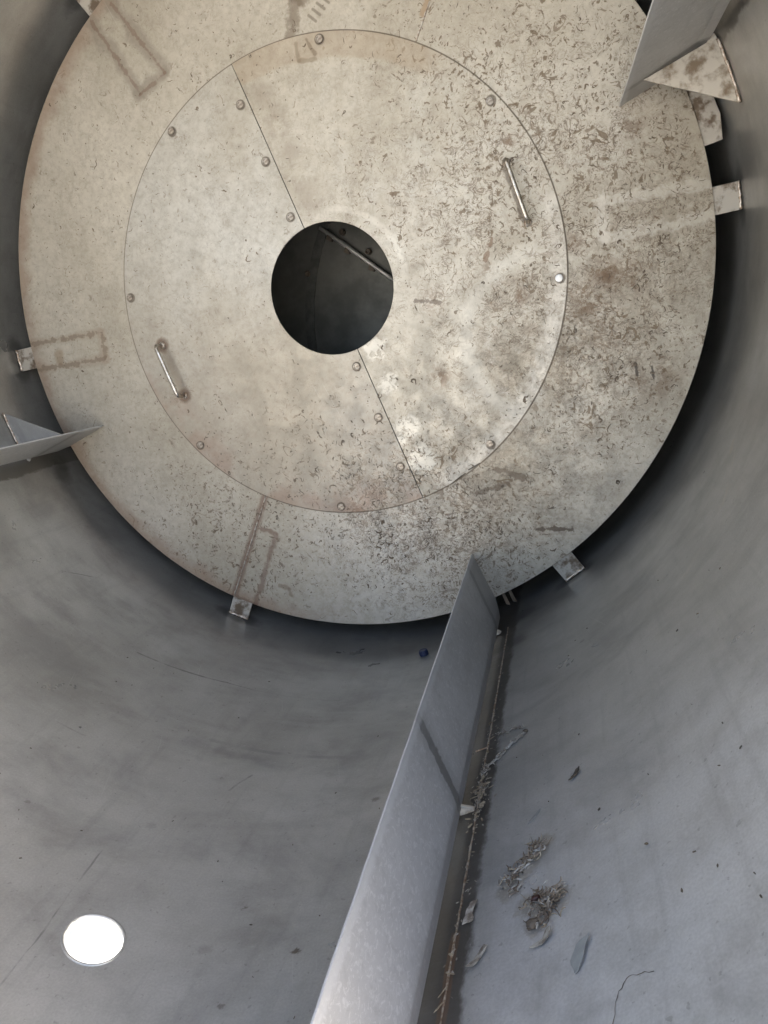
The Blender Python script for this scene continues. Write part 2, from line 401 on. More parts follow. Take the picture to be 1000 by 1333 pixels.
    # soft darker clouds and lighter rubbed clouds, then fine grain
    cl = n.noise(1, 6, 0.62, vec=n.vec(n.mul(u, 3.2), n.mul(y, 4.5), 17.0), dist=0.4)
    col = n.mix(n.ss(cl, 0.48, 0.68, 0, 0.45), col, (0.21, 0.205, 0.20))
    col = n.mix(n.ss(cl, 0.44, 0.28, 0, 0.35), col, (0.52, 0.52, 0.52))
    gr_ = n.noise(260, 2, 0.6, vec=cyl)
    col = n.mix(n.ss(gr_, 0.35, 0.65, 0.0, 0.13), col, (0.15, 0.15, 0.15))
    n.bump(n.add(n.mul(c2, 0.6), n.mul(sp, 0.3)), 0.2, 0.004)
    rough = n.ss(n.noise(5, 5, 0.65, vec=cyl), 0.3, 0.7, 0.27, 0.42)
    return n.out(col, 0.5, rough)

def mat_baffle():
    # local frame: X outward, Y along the drum, Z across
    n = NT('baffle_steel')
    x, y, z = n.x, n.y, n.z
    c1 = n.noise(5, 5, 0.6)
    col = n.mix(n.ss(c1, 0.3, 0.7), (0.54, 0.54, 0.53), (0.66, 0.66, 0.65))
    near = n.ss(y, -0.2, -1.1)  # near end darkened in the colour to offset the strong mouth light
    col = n.mix(n.mul(near, 0.5), col, (0.46, 0.465, 0.48))
    fl = n.noise(1, 4, 0.7, vec=n.vec(n.mul(x, 150), n.mul(y, 90), n.mul(z, 20)), dist=1.2)
    col = n.mix(n.ss(fl, 0.50, 0.64, 0, 0.55), col, (0.76, 0.76, 0.76))
    col = n.mix(n.ss(n.noise(60, 4, 0.7), 0.5, 0.7, 0, 0.3), col, (0.36, 0.36, 0.36))
    jag = n.mul(n.sub(n.noise(55, 4, 0.65), 0.5), 0.02)
    # x local = r - RW
    for y0, k in ((-0.13, 0.45), (-0.905, 0.85), (-1.55, 0.8)):
        dd = n.add(n.seg(x, y, (0.825 - RW, y0 + 0.012), (0.995 - RW, y0 - 0.012)), jag)
        col = n.mix(n.ss(dd, 0.016, 0.010, 0, k), col, (0.15, 0.145, 0.135))
        dd2 = n.add(n.seg(x, y, (0.825 - RW, y0 + 0.012), (0.995 - RW, y0 - 0.012)), n.mul(jag, 2.0))
        col = n.mix(n.ss(dd2, 0.045, 0.02, 0, k * 0.3), col, (0.25, 0.25, 0.25))
    # darker near the end and foot
    col = n.mix(n.mul(n.ss(n.add(y, n.mul(c1, 0.15)), -0.12, 0.05), 0.4), col, (0.30, 0.29, 0.27))
    st = n.noise(1, 5, 0.65, vec=n.vec(n.mul(x, 14), n.mul(y, 4), 7.0))
    col = n.mix(n.ss(st, 0.5, 0.7, 0, 0.4), col, (0.38, 0.38, 0.37))
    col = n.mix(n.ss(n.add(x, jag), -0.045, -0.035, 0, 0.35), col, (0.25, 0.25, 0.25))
    # rubbed bright free edge
    e = n.ss(n.add(n.add(x, n.mul(n.add(y, 0.0), 0.0167)), n.mul(jag, 0.7)), 0.833 - RW, 0.824 - RW, 0, 1)
    col = n.mix(n.mul(e, 0.6), col, (0.66, 0.67, 0.68))
    n.bump(n.add(fl, n.noise(90, 3, 0.6)), 0.25, 0.001)
    return n.out(col, 0.35, n.ss(fl, 0.3, 0.7, 0.42, 0.58))

def mat_simple(name, a, b, scale=30, metal=0.0, r0=0.4, r1=0.6, bump=0.2, lo=0.35, hi=0.65):
    n = NT(name)
    f = n.noise(scale, 5, 0.65)
    n.bump(n.noise(scale * 2.5, 3, 0.6), bump, 0.001)
    return n.out(n.mix(n.ss(f, lo, hi), a, b), metal, n.ss(f, 0.3, 0.7, r0, r1))

M_RING = mat_plate('stained_plate_steel', 'ring')
M_LEFT = mat_plate('cover_steel_clean', 'left')
M_RIGHT = mat_plate('cover_steel_scuffed', 'right')
M_TAB = mat_simple('bracket_steel', (0.50, 0.465, 0.41), (0.16, 0.12, 0.085), 26, 0.4, 0.45, 0.6, 0.3, 0.44, 0.62)
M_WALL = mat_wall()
M_BAF = mat_baffle()
M_GUS = mat_simple('gusset_steel', (0.60, 0.56, 0.49), (0.24, 0.185, 0.13), 24, 0.4, 0.45, 0.6, 0.3, 0.46, 0.68)
M_ROD = mat_simple('handle_steel', (0.55, 0.52, 0.48), (0.36, 0.32, 0.27), 60, 1.0, 0.26, 0.36, 0.04)
M_BOLT = mat_simple('stud_steel', (0.42, 0.38, 0.33), (0.22, 0.18, 0.14), 200, 0.7, 0.3, 0.5)
M_BRIGHT = mat_simple('clean_stud_steel', (0.93, 0.92, 0.9), (0.85, 0.84, 0.82), 200, 0.2, 0.35, 0.4)
M_WELD = mat_simple('weld_metal', (0.62, 0.58, 0.52), (0.28, 0.20, 0.14), 90, 0.7, 0.3, 0.5, 0.5)
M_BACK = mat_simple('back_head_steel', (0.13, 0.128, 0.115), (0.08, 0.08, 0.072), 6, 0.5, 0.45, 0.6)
M_BAND = mat_simple('dull_band_steel', (0.095, 0.095, 0.085), (0.06, 0.06, 0.055), 30, 0.4, 0.4, 0.6)
M_BAR = mat_simple('polished_bar_steel', (0.75, 0.74, 0.71), (0.5, 0.49, 0.46), 12, 0.6, 0.3, 0.5)
M_RESID = mat_simple('brown_residue', (0.22, 0.17, 0.12), (0.11, 0.08, 0.055), 14, 0.0, 0.4, 0.7)
M_CAP = mat_simple('blue_plastic', (0.012, 0.02, 0.06), (0.02, 0.03, 0.08), 40, 0.0, 0.35, 0.45)
M_FILM = mat_simple('dry_film', (0.55, 0.52, 0.46), (0.20, 0.16, 0.12), 60, 0.0, 0.3, 0.5)
M_FLAKE = mat_simple('grey_flake', (0.25, 0.255, 0.24), (0.33, 0.33, 0.31), 40, 0.0, 0.35, 0.5)
M_STRAW = mat_simple('straw', (0.42, 0.36, 0.26), (0.22, 0.175, 0.12), 80, 0.0, 0.5, 0.7)
M_LITTER = mat_simple('pale_litter', (0.42, 0.39, 0.33), (0.16, 0.13, 0.10), 90, 0.0, 0.35, 0.6)
M_CRUMB = mat_simple('dark_crumb', (0.05, 0.04, 0.03), (0.12, 0.09, 0.06), 60, 0.0, 0.5, 0.7)
M_GROUND = mat_simple('pale_concrete', (0.50, 0.49, 0.465), (0.58, 0.57, 0.54), 2.5, 0.0, 0.8, 0.9)

# ------------------------------------------------------------------ object helpers
def link(name, bm, mat, parent=None, smooth=False, loc=None, bevel=0):
    bmesh.ops.recalc_face_normals(bm, faces=bm.faces)
    me = bpy.data.meshes.new(name)
    bm.to_mesh(me); bm.free()
    for m in (mat if isinstance(mat, list) else [mat]): me.materials.append(m)
    if smooth:
        for p in me.polygons: p.use_smooth = True
    o = bpy.data.objects.new(name, me)
    C.objects.link(o)
    if loc is not None: o.location = loc
    if parent: o.parent = parent
    if bevel:
        b = o.modifiers.new('bevel', 'BEVEL'); b.width = bevel; b.segments = 2; b.limit_method = 'ANGLE'
    return o

def thing(o, label, cat, group=None, kind=None):
    if label: o['label'] = label
    if cat: o['category'] = cat
    if group: o['group'] = group
    if kind: o['kind'] = kind
    return o

def empty(name, loc=(0, 0, 0)):
    o = bpy.data.objects.new(name, None)
    o.empty_display_size = 0.05
    o.location = loc
    C.objects.link(o)
    return o

def prism(bm, pts, y0, y1):
    """closed outline pts [(x,z)] extruded along Y"""
    a = [bm.verts.new((x, y0, z)) for x, z in pts]
    b = [bm.verts.new((x, y1, z)) for x, z in pts]
    bm.faces.new(a); bm.faces.new(b[::-1])
    k = len(pts)
    for i in range(k): bm.faces.new((a[i], a[(i + 1) % k], b[(i + 1) % k], b[i]))

def tube(bm, pts, r, seg=8, cap=True):
    rings = []
    up = Vector((0.13, 0.27, 0.95))
    for i, p in enumerate(pts):
        t = (pts[min(i + 1, len(pts) - 1)] - pts[max(i - 1, 0)]).normalized()
        a = t.cross(up)
        if a.length < 0.05: a = t.cross(Vector((1, 0, 0)))
        a.normalize(); b = t.cross(a)
        rr = r[i] if isinstance(r, (list, tuple)) else r
        rings.append([bm.verts.new(p + (a * math.cos(2 * math.pi * k / seg) + b * math.sin(2 * math.pi * k / seg)) * rr) for k in range(seg)])
    for i in range(len(rings) - 1):
        for k in range(seg):
            bm.faces.new((rings[i][k], rings[i][(k + 1) % seg], rings[i + 1][(k + 1) % seg], rings[i + 1][k]))
    if cap:
        bm.faces.new(rings[0][::-1]); bm.faces.new(rings[-1])

def lathe(bm, c, prof, seg=20):
    """prof: (radius, height towards -Y) around centre c"""
    rows = []
    for r, h in prof:
        if r == 0: rows.append([bm.verts.new((c.x, c.y - h, c.z))])
        else: rows.append([bm.verts.new((c.x + r * math.cos(2 * math.pi * k / seg), c.y - h, c.z + r * math.sin(2 * math.pi * k / seg))) for k in range(seg)])
    for a, b in zip(rows, rows[1:]):
        for k in range(seg):
            k2 = (k + 1) % seg
            if len(a) == 1: bm.faces.new((a[0], b[k], b[k2]))
            elif len(b) == 1: bm.faces.new((a[k], b[0], a[k2]))
            else: bm.faces.new((a[k], b[k], b[k2], a[k2]))

# ------------------------------------------------------------------ setting: added bounce sheet, drum shell
bm = bmesh.new()
v = [bm.verts.new(p) for p in ((-150, -150, 0), (150, -150, 0), (150, 150, 0), (-150, 150, 0))]
bm.faces.new(v)
g = link('ground', bm, M_GROUND, loc=(0, 0, -2.2))  # concrete sheet added to bounce sunlight into the mouth and whiten the port
g['kind'] = 'structure'

def shell():
    bm = bmesh.new()
    N = 240
    ys = [Y_MOUTH + (Y_BACK - Y_MOUTH) * i / 66 for i in range(67)]
    aP, yP, rP = -96.1, -1.163, 0.0435
    R2 = RW + 0.010
    def lay(R, inner):
        grid = {}
        ang = [(-180 + 360 * i / N) for i in range(N)]
        i0 = int((aP - 4.0 + 180) / 360 * N); i1 = int((aP + 4.0 + 180) / 360 * N) + 1
        j0 = max(j for j in range(67) if ys[j] < yP - 0.058); j1 = min(j for j in range(67) if ys[j] > yP + 0.058)
        def vv(i, j):
            k = (i % N, j)
            if k not in grid: grid[k] = bm.verts.new(P(R, ang[i % N], ys[j]))
            return grid[k]
        for j in range(66):
            for i in range(N):
                if i0 <= i < i1 and j0 <= j < j1: continue
                bm.faces.new((vv(i, j), vv(i + 1, j), vv(i + 1, j + 1), vv(i, j + 1)))
        # boundary of the square patch -> round port
        bd = [(i, j0) for i in range(i0, i1)] + [(i1, j) for j in range(j0, j1)] + [(i, j1) for i in range(i1, i0, -1)] + [(i0, j) for j in range(j1, j0, -1)]
        # refine: rings between
        K = len(bd)
        rings = [[vv(*b) for b in bd]]
        pts = [((ang[b[0] % N] - aP) * rad(1) * RW, ys[b[1]] - yP) for b in bd]
        for s in (0.5, 1.0):
            row = []
            for px, py in pts:
                d_ = math.hypot(px, py)
                cx_, cy_ = px / d_, py / d_
                e1, e2 = cx_ * -0.903 + cy_ * 0.429, cx_ * 0.429 + cy_ * 0.903
                rP = 1 / math.sqrt((e1 / 0.0542) ** 2 + (e2 / 0.0394) ** 2)
                ux, uy = cx_ * rP, cy_ * rP
                qx, qy = px + (ux - px) * s, py + (uy - py) * s
                row.append(bm.verts.new(P(R, aP + qx / RW / rad(1), yP + qy)))
            rings.append(row)
        for a, b in zip(rings, rings[1:]):
            for k in range(K): bm.faces.new((a[k], a[(k + 1) % K], b[(k + 1) % K], b[k]))
        return grid, rings[-1]
    gi, ri = lay(RW, True)
    go, ro = lay(R2, False)
    for k in range(len(ri)): bm.faces.new((ri[k], ri[(k + 1) % len(ri)], ro[(k + 1) % len(ri)], ro[k]))
    for i in range(N):
        for j in (0, 66):
            bm.faces.new((gi[(i, j)], gi[((i + 1) % N, j)], go[((i + 1) % N, j)], go[(i, j)]))
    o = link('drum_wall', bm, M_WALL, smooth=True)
    o['kind'] = 'structure'
    es = o.modifiers.new('es', 'EDGE_SPLIT'); es.split_angle = rad(40)
    return o
wall = shell()
bm = bmesh.new()
rim = []
for k in range(49):
    t_ = 2 * math.pi * k / 48
    a_, b_ = 0.0560 * math.cos(t_), 0.0412 * math.sin(t_)
    uu, yy = a_ * -0.903 + b_ * 0.429, a_ * 0.429 + b_ * 0.903
    rim.append(P(RW + 0.0008, -96.1 + uu / RW / rad(1), -1.163 + yy))
tube(bm, rim, 0.0026, 8, False)
link('port_rim', bm, M_WALL, wall, smooth=True)
# longitudinal weld beads in the wall, part of the wall
def wall_bead(a, y0, y1, r=0.0017, seed=1):
    rnd = random.Random(seed)
    pts = []
    k = int(abs(y1 - y0) / 0.012)
    for i in range(k + 1):
        y = y0 + (y1 - y0) * i / k
        pts.append(P(RW - 0.0005, a + rnd.uniform(-0.03, 0.03), y))
    bm = bmesh.new()
    tube(bm, pts, [r * rnd.uniform(0.6, 1.3) for _ in pts], 6)
    return link('weld_bead', bm, M_WELD, wall, smooth=True)
wall_bead(-63.15, -1.6, -0.10, seed=1)
wall_bead(26.9, -1.6, -0.10, seed=2)
bm = bmesh.new()                                   # short cross seam by the baffle foot
tube(bm, [P(RW - 0.0005, a, -0.705) for a in (-64.6, -64.2, -63.8, -63.4, -63.15)], 0.002, 6)
link('weld_bead', bm, M_WELD, wall, smooth=True)

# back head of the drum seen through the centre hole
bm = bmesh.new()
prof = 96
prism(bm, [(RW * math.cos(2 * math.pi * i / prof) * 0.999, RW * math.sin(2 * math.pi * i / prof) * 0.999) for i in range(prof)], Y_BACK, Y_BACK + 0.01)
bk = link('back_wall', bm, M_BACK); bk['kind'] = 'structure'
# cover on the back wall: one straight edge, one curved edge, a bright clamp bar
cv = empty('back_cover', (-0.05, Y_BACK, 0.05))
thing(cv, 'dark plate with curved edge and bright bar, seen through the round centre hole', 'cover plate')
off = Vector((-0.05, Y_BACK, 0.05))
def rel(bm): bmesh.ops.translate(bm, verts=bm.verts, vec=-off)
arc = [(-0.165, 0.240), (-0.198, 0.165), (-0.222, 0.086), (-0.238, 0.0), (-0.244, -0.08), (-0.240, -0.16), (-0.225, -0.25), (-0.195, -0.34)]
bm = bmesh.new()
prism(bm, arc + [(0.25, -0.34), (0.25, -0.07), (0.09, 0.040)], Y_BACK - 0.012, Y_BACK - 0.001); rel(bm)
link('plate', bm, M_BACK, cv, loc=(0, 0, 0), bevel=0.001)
# raised band following the curve
bm = bmesh.new()
inner = [(x + 0.030, z - 0.004) for x, z in arc]
prism(bm, arc + inner[::-1], Y_BACK - 0.018, Y_BACK - 0.012); rel(bm)
link('edge_band', bm, M_BAND, cv)
bm = bmesh.new()
tube(bm, [Vector((-0.166, Y_BACK - 0.03, 0.226)), Vector((-0.06, Y_BACK - 0.03, 0.146)), Vector((0.03, Y_BACK - 0.03, 0.077)), Vector((0.10, Y_BACK - 0.03, 0.025))], 0.007, 10); rel(bm)
link('clamp_bar', bm, M_BAR, cv, smooth=True)
for x, z in ((-0.135, 0.203), (-0.078, 0.160), (0.0, 0.100)):
    bm = bmesh.new()
    prism(bm, [(x - 0.012, z - 0.016), (x + 0.006, z - 0.024), (x + 0.012, z - 0.006), (x - 0.004, z + 0.003)], Y_BACK - 0.035, Y_BACK - 0.012); rel(bm)
    link('clip', bm, M_CRUMB, cv, bevel=0.001)
for x, z in ((-0.096, 0.208), (-0.011, 0.141), (-0.222, 0.086)):
    bm = bmesh.new()
    lathe(bm, Vector((x, Y_BACK - 0.0005, z)), [(0.0095, 0), (0.0095, 0.022), (0.0075, 0.024), (0.005, 0.023), (0.004, 0.018), (0, 0.018)], 16); rel(bm)
    link('stud', bm, M_CRUMB, cv)

# ------------------------------------------------------------------ end plate
ep = empty('end_plate')
thing(ep, 'large round stained steel end plate with a dark round centre hole and bolted cover', 'end plate')

def ring_half(a0, a1, r0, r1, y0, y1, seg=120, r1seg=None):
    bm = bmesh.new()
    k = max(2, int(seg * (a1 - a0) / 180))
    A_, B_, C_, D_ = [], [], [], []
    for i in range(k + 1):
        a = a0 + (a1 - a0) * i / k
        A_.append(bm.verts.new(P(r0, a, y0))); B_.append(bm.verts.new(P(r1, a, y0)))
        C_.append(bm.verts.new(P(r1, a, y1))); D_.append(bm.verts.new(P(r0, a, y1)))
    for i in range(k):
        for p, q in ((A_, B_), (B_, C_), (C_, D_), (D_, A_)):
            bm.faces.new((p[i], q[i], q[i + 1], p[i + 1]))
    for i in (0, k): bm.faces.new((A_[i], B_[i], C_[i], D_[i]))
    return bm
gapd = 0.06
link('ring_plate', ring_half(-113.2 + gapd, 65.6 - gapd, 0.575, RD, 0.0, 0.006), M_RING, ep, bevel=0.0006)
link('ring_plate', ring_half(65.6 + gapd, 246.8 - gapd, 0.575, RD, 0.0, 0.006), M_RING, ep, bevel=0.0006)
# radial weld seams
for a in (-113.2, 65.6):
    rnd = random.Random(int(a))
    pts = [P(0.618 + (RD - 0.618) * i / 40, a + rnd.uniform(-0.03, 0.03), 0.0004) for i in range(41)]
    bm = bmesh.new(); tube(bm, pts, [0.0024 * rnd.uniform(0.7, 1.2) for _ in pts], 6)
    link('weld_seam', bm, M_WELD, ep, smooth=True)

def cover_half(name, a0, a1, mat, label, y0, y1):
    """half disc with the centre hole; straight edge through the centre leaves a hairline gap"""
    bm = bmesh.new()
    k = 150
    g_ = 0.0011
    outer, inn = [], []
    ax = Vector((math.cos(rad(a0)), 0, math.sin(rad(a0))))
    nn = Vector((math.cos(rad(a0 + 90)), 0, math.sin(rad(a0 + 90))))
    def arcpts(R):
        e = math.degrees(math.asin(g_ / R))
        return [P(R, a0 + e + (a1 - a0 - 2 * e) * i / k, 0) for i in range(k + 1)]
    O_, I_ = arcpts(RC), arcpts(RH)
    f = []
    rows = []
    for s in range(2):
        y = (y0, y1)[s]
        rows.append(([bm.verts.new((p.x, y, p.z)) for p in O_], [bm.verts.new((p.x, y, p.z)) for p in I_]))
    (o0, i0), (o1, i1) = rows
    for i in range(k):
        bm.faces.new((o0[i], o0[i + 1], i0[i + 1], i0[i]))
        bm.faces.new((o1[i], i1[i], i1[i + 1], o1[i + 1]))
        bm.faces.new((o0[i], o1[i], o1[i + 1], o0[i + 1]))
        bm.faces.new((i0[i], i0[i + 1], i1[i + 1], i1[i]))
    for i in (0, k): bm.faces.new((o0[i], i0[i], i1[i], o1[i]))
    o = link(name, bm, mat, ep, bevel=0.0006)
    o['label'] = label
    return o
cl = cover_half('cover_plate', 111.5, 291.5, M_LEFT, 'cleaner left cover half with nine studs', -0.0035, -0.0003)
cr = cover_half('cover_plate', -68.5, 111.5, M_RIGHT, 'scuffed right cover half with bright rubbed patches', -0.0050, -0.0003)

# fixing studs
def stud(par, r, a, y, mat=M_BOLT, closed=False, s=1.0):
    bm = bmesh.new()
    prof = [(0.0098, 0), (0.0098, 0.0028), (0.0088, 0.0040), (0.0068, 0.0040), (0.0060, 0.0024), (0, 0.0022)]
    if closed: prof = [(0.0098, 0), (0.0098, 0.0030), (0.0085, 0.0048), (0.004, 0.0056), (0, 0.0057)]
    lathe(bm, Vector((0, 0, 0)), [(p * s, q * s) for p, q in prof], 24)
    c = P(r, a, y)
    return link('stud', bm, mat, par, loc=c)
for r, a in ((0.519, 114.0), (0.366, 115.0), (0.214, 117.4), (0.600, 133.7), (0.600, 178.5), (0.595, -136.3), (0.598, -91.3),
             (0.214, -74.4), (0.363, -72.3), (0.511, -71.1)):
    stud(cl, r, a, -0.0034)
stud(cr, 0.597, 88.7, -0.0049)
stud(cr, 0.593, 43.4, -0.0049)
o = stud(cr, 0.594, -1.2, -0.0049, M_BRIGHT, True); o['label'] = 'bright shiny clean stud'
stud(cr, 0.592, -45.8, -0.0049)

# grab handles
def handle(par, p, q, y):
    h = 0.040
    a = Vector((p[0], y, p[1])); b = Vector((q[0], y, q[1]))
    d_ = (b - a).normalized(); up = Vector((0, -1, 0)); R = 0.014
    pts = [a, a + up * (h - R)]
    for k in range(1, 6):
        t = k / 6 * math.pi / 2
        pts.append(a + up * (h - R) + up * R * math.sin(t) + d_ * R * (1 - math.cos(t)))
    pts.append(a + up * h + d_ * R)
    pts.append((a + b) / 2 + up * h)
    pts.append(b + up * h - d_ * R)
    for k in range(5, 0, -1):
        t = k / 6 * math.pi / 2
        pts.append(b + up * (h - R) + up * R * math.sin(t) - d_ * R * (1 - math.cos(t)))
    pts += [b + up * (h - R), b]
    bm = bmesh.new(); tube(bm, pts, 0.0058, 14)
    o = link('handle', bm, M_ROD, par, smooth=True)
    for c in (a, b):
        bm = bmesh.new()
        lathe(bm, c, [(0.0105, 0), (0.0098, 0.0025), (0.0075, 0.0045), (0.0058, 0.0055)], 16)
        link('weld_foot', bm, M_WELD, o, smooth=True)
    return o
handle(cl, (-0.517, -0.122), (-0.464, -0.266), -0.0034)
handle(cr, (0.468, 0.268), (0.519, 0.125), -0.0049)

# support brackets behind the plate, reaching to the drum wall
def bracket(a, w=0.064):
    u_ = Vector((math.cos(rad(a)), 0, math.sin(rad(a)))); t_ = Vector((-math.sin(rad(a)), 0, math.cos(rad(a))))
    bm = bmesh.new()
    r1 = math.sqrt((RW) ** 2 - (w / 2) ** 2) - 0.001
    pts = []
    for r, s in ((0.73, -1), (r1, -1), (r1 + 0.0004, 0), (r1, 1), (0.73, 1)):
        p = u_ * r + t_ * s * w / 2
        pts.append((p.x, p.z))
    prism(bm, pts, 0.0065, 0.0125)
    o = link('bracket', bm, M_TAB, ep, bevel=0.0008)
    bm = bmesh.new()
    rnd = random.Random(int(a * 7))
    pp = []
    for i in range(13):
        s = -1 + 2 * i / 12
        p = u_ * (r1 - 0.003 + rnd.uniform(-0.0015, 0.0015)) + t_ * (s * w / 2)
        pp.append(Vector((p.x, 0.0062, p.z)))
    tube(bm, pp, [0.0032 * rnd.uniform(0.7, 1.3) for _ in pp], 6)
    link('weld_bead', bm, M_WELD, o, smooth=True)
for a in (8.25, -51.2, -111.5, -171.9, 128.1, 68.2): bracket(a)

# small corner plate behind the disc next to the upper baffle, stubs by the lower one
bm = bmesh.new()
prism(bm, [(lambda p: (p.x, p.z))(P(rr, aa)) for rr, aa in ((0.93, 15.7), (1.000, 15.7), (1.009, 18.9), (1.006, 21.5), (0.985, 25.3), (0.93, 25.3))], 0.0070, 0.0130)
o = link('corner_plate', bm, M_TAB, ep, bevel=0.0008); o['label'] = 'corner plate showing behind the rim beside the upper baffle'
for aa in (-62.6, -61.4):
    bm = bmesh.new()
    prism(bm, [(lambda p: (p.x, p.z))(P(rr, a_)) for rr, a_ in ((0.945, aa - 0.22), (0.992, aa - 0.5), (0.998, aa), (0.945, aa + 0.22))], 0.008, 0.014)
    link('weld_stub', bm, M_RESID, ep)

# ------------------------------------------------------------------ dried residue stuck to the plate (uncountable)
def in_cover(x, z): return math.hypot(x, z) < RC
SEAM_N = (math.cos(rad(111.5 + 90)), math.sin(rad(111.5 + 90)))
def surf_y(x, z):
    r = math.hypot(x, z)
    if r < RC:
        return -0.0034 if x * SEAM_N[0] + z * SEAM_N[1] > 0 else -0.0049
    return 0.0
def G(x, z, cx, cz, r): return math.exp(-((x - cx) ** 2 + (z - cz) ** 2) / (r * r))
def dens(x, z):
    d_ = 0.05
    d_ += 0.95 * G(x, z, 0.25, -0.68, 0.17) + 0.55 * G(x, z, 0.08, -0.62, 0.18) + 0.35 * G(x, z, 0.42, -0.72, 0.16)
    d_ += 0.30 * G(x, z, -0.30, -0.66, 0.25) + 0.30 * G(x, z, 0.10, -0.45, 0.18)
    d_ += 0.30 * G(x, z, 0.62, 0.40, 0.28) + 0.35 * G(x, z, 0.75, 0.15, 0.22)
    d_ += 0.45 * G(x, z, 0.72, -0.12, 0.22) + 0.25 * G(x, z, 0.62, -0.40, 0.22)
    return d_
def residue(count, lo, hi, wlo, whi, seed, thin=1.0, densf=dens, curl=0.9):
    rnd = random.Random(seed)
    verts, faces = [], []
    n_ = 0
    while n_ < count:
        x, z = rnd.uniform(-RD, RD), rnd.uniform(-RD, RD)
        r = math.hypot(x, z)
        if r > RD - 0.02 or r < RH + 0.02: continue
        # clumping
        if rnd.random() > densf(x, z): continue
        cl_ = noise.noise(Vector((x * 13, seed, z * 13))) + 0.6 * noise.noise(Vector((x * 31, seed + 9, z * 31)))
        if rnd.random() > max(0.04, min(1, 0.5 + cl_ * 1.9)): continue
        n_ += 1
        L = rnd.uniform(lo, hi) * (0.5 + rnd.random() ** 2)
        st = 0.0022
        k = max(2, int(L / st))
        a = rnd.uniform(0, 2 * math.pi); da = rnd.uniform(-curl, curl) * 0.6
        wd = rnd.uniform(wlo, whi)
        rows = []
        ok = True
        for i in range(k + 1):
            rr = math.hypot(x, z)
            if rr > RD - 0.004 or rr < RH + 0.004 or abs(rr - RC) < 0.003: ok = False; break
            ww = wd * math.sin(math.pi * (i + 0.5) / (k + 1)) * rnd.uniform(0.55, 1.35) * 0.5
            nx, nz = -math.sin(a), math.cos(a)
            y = surf_y(x, z) - 0.0003
            rows.append(((x + nx * ww, y, z + nz * ww), (x, y - 0.0006, z), (x - nx * ww, y, z - nz * ww)))
            x += math.cos(a) * st; z += math.sin(a) * st
            a += da + rnd.uniform(-curl, curl)
        if len(rows) < 2: continue
        b0 = len(verts)
        for rw in rows: verts.extend(rw)
        for i in range(len(rows) - 1):
            q = b0 + i * 3
            faces.append((q, q + 1, q + 4, q + 3)); faces.append((q + 1, q + 2, q + 5, q + 4))
    return verts, faces
def mesh_obj(name, vf, mat, parent=None):
    me = bpy.data.meshes.new(name)
    me.from_pydata(vf[0], [], vf[1]); me.materials.append(mat); me.update()
    o = bpy.data.objects.new(name, me); C.objects.link(o)
    if parent: o.parent = parent
    return o
def join(*vfs):
    V, F = [], []
    for v_, f_ in vfs:
        b = len(V); V += v_; F += [tuple(i + b for i in q) for q in f_]
    return V, F
res = mesh_obj('dried_residue', join(residue(900, 0.004, 0.012, 0.0016, 0.0034, 11, curl=1.2),
                                     residue(420, 0.012, 0.030, 0.0022, 0.0055, 12, curl=1.0),
                                     residue(1700, 0.008, 0.022, 0.0009, 0.0018, 14, curl=1.1),
                                     residue(500, 0.002, 0.004, 0.002, 0.0036, 13, densf=lambda x, z: 0.12 + 0.5 * dens(x, z) + 0.3 * G(x, z, -0.5, -0.5, 0.35))), M_RESID, ep)
res['kind'] = 'stuff'

# a few single scraps sitting on the plate
def chip_bm(pts, y, t):
    bm = bmesh.new(); prism(bm, pts, y - t, y); return bm
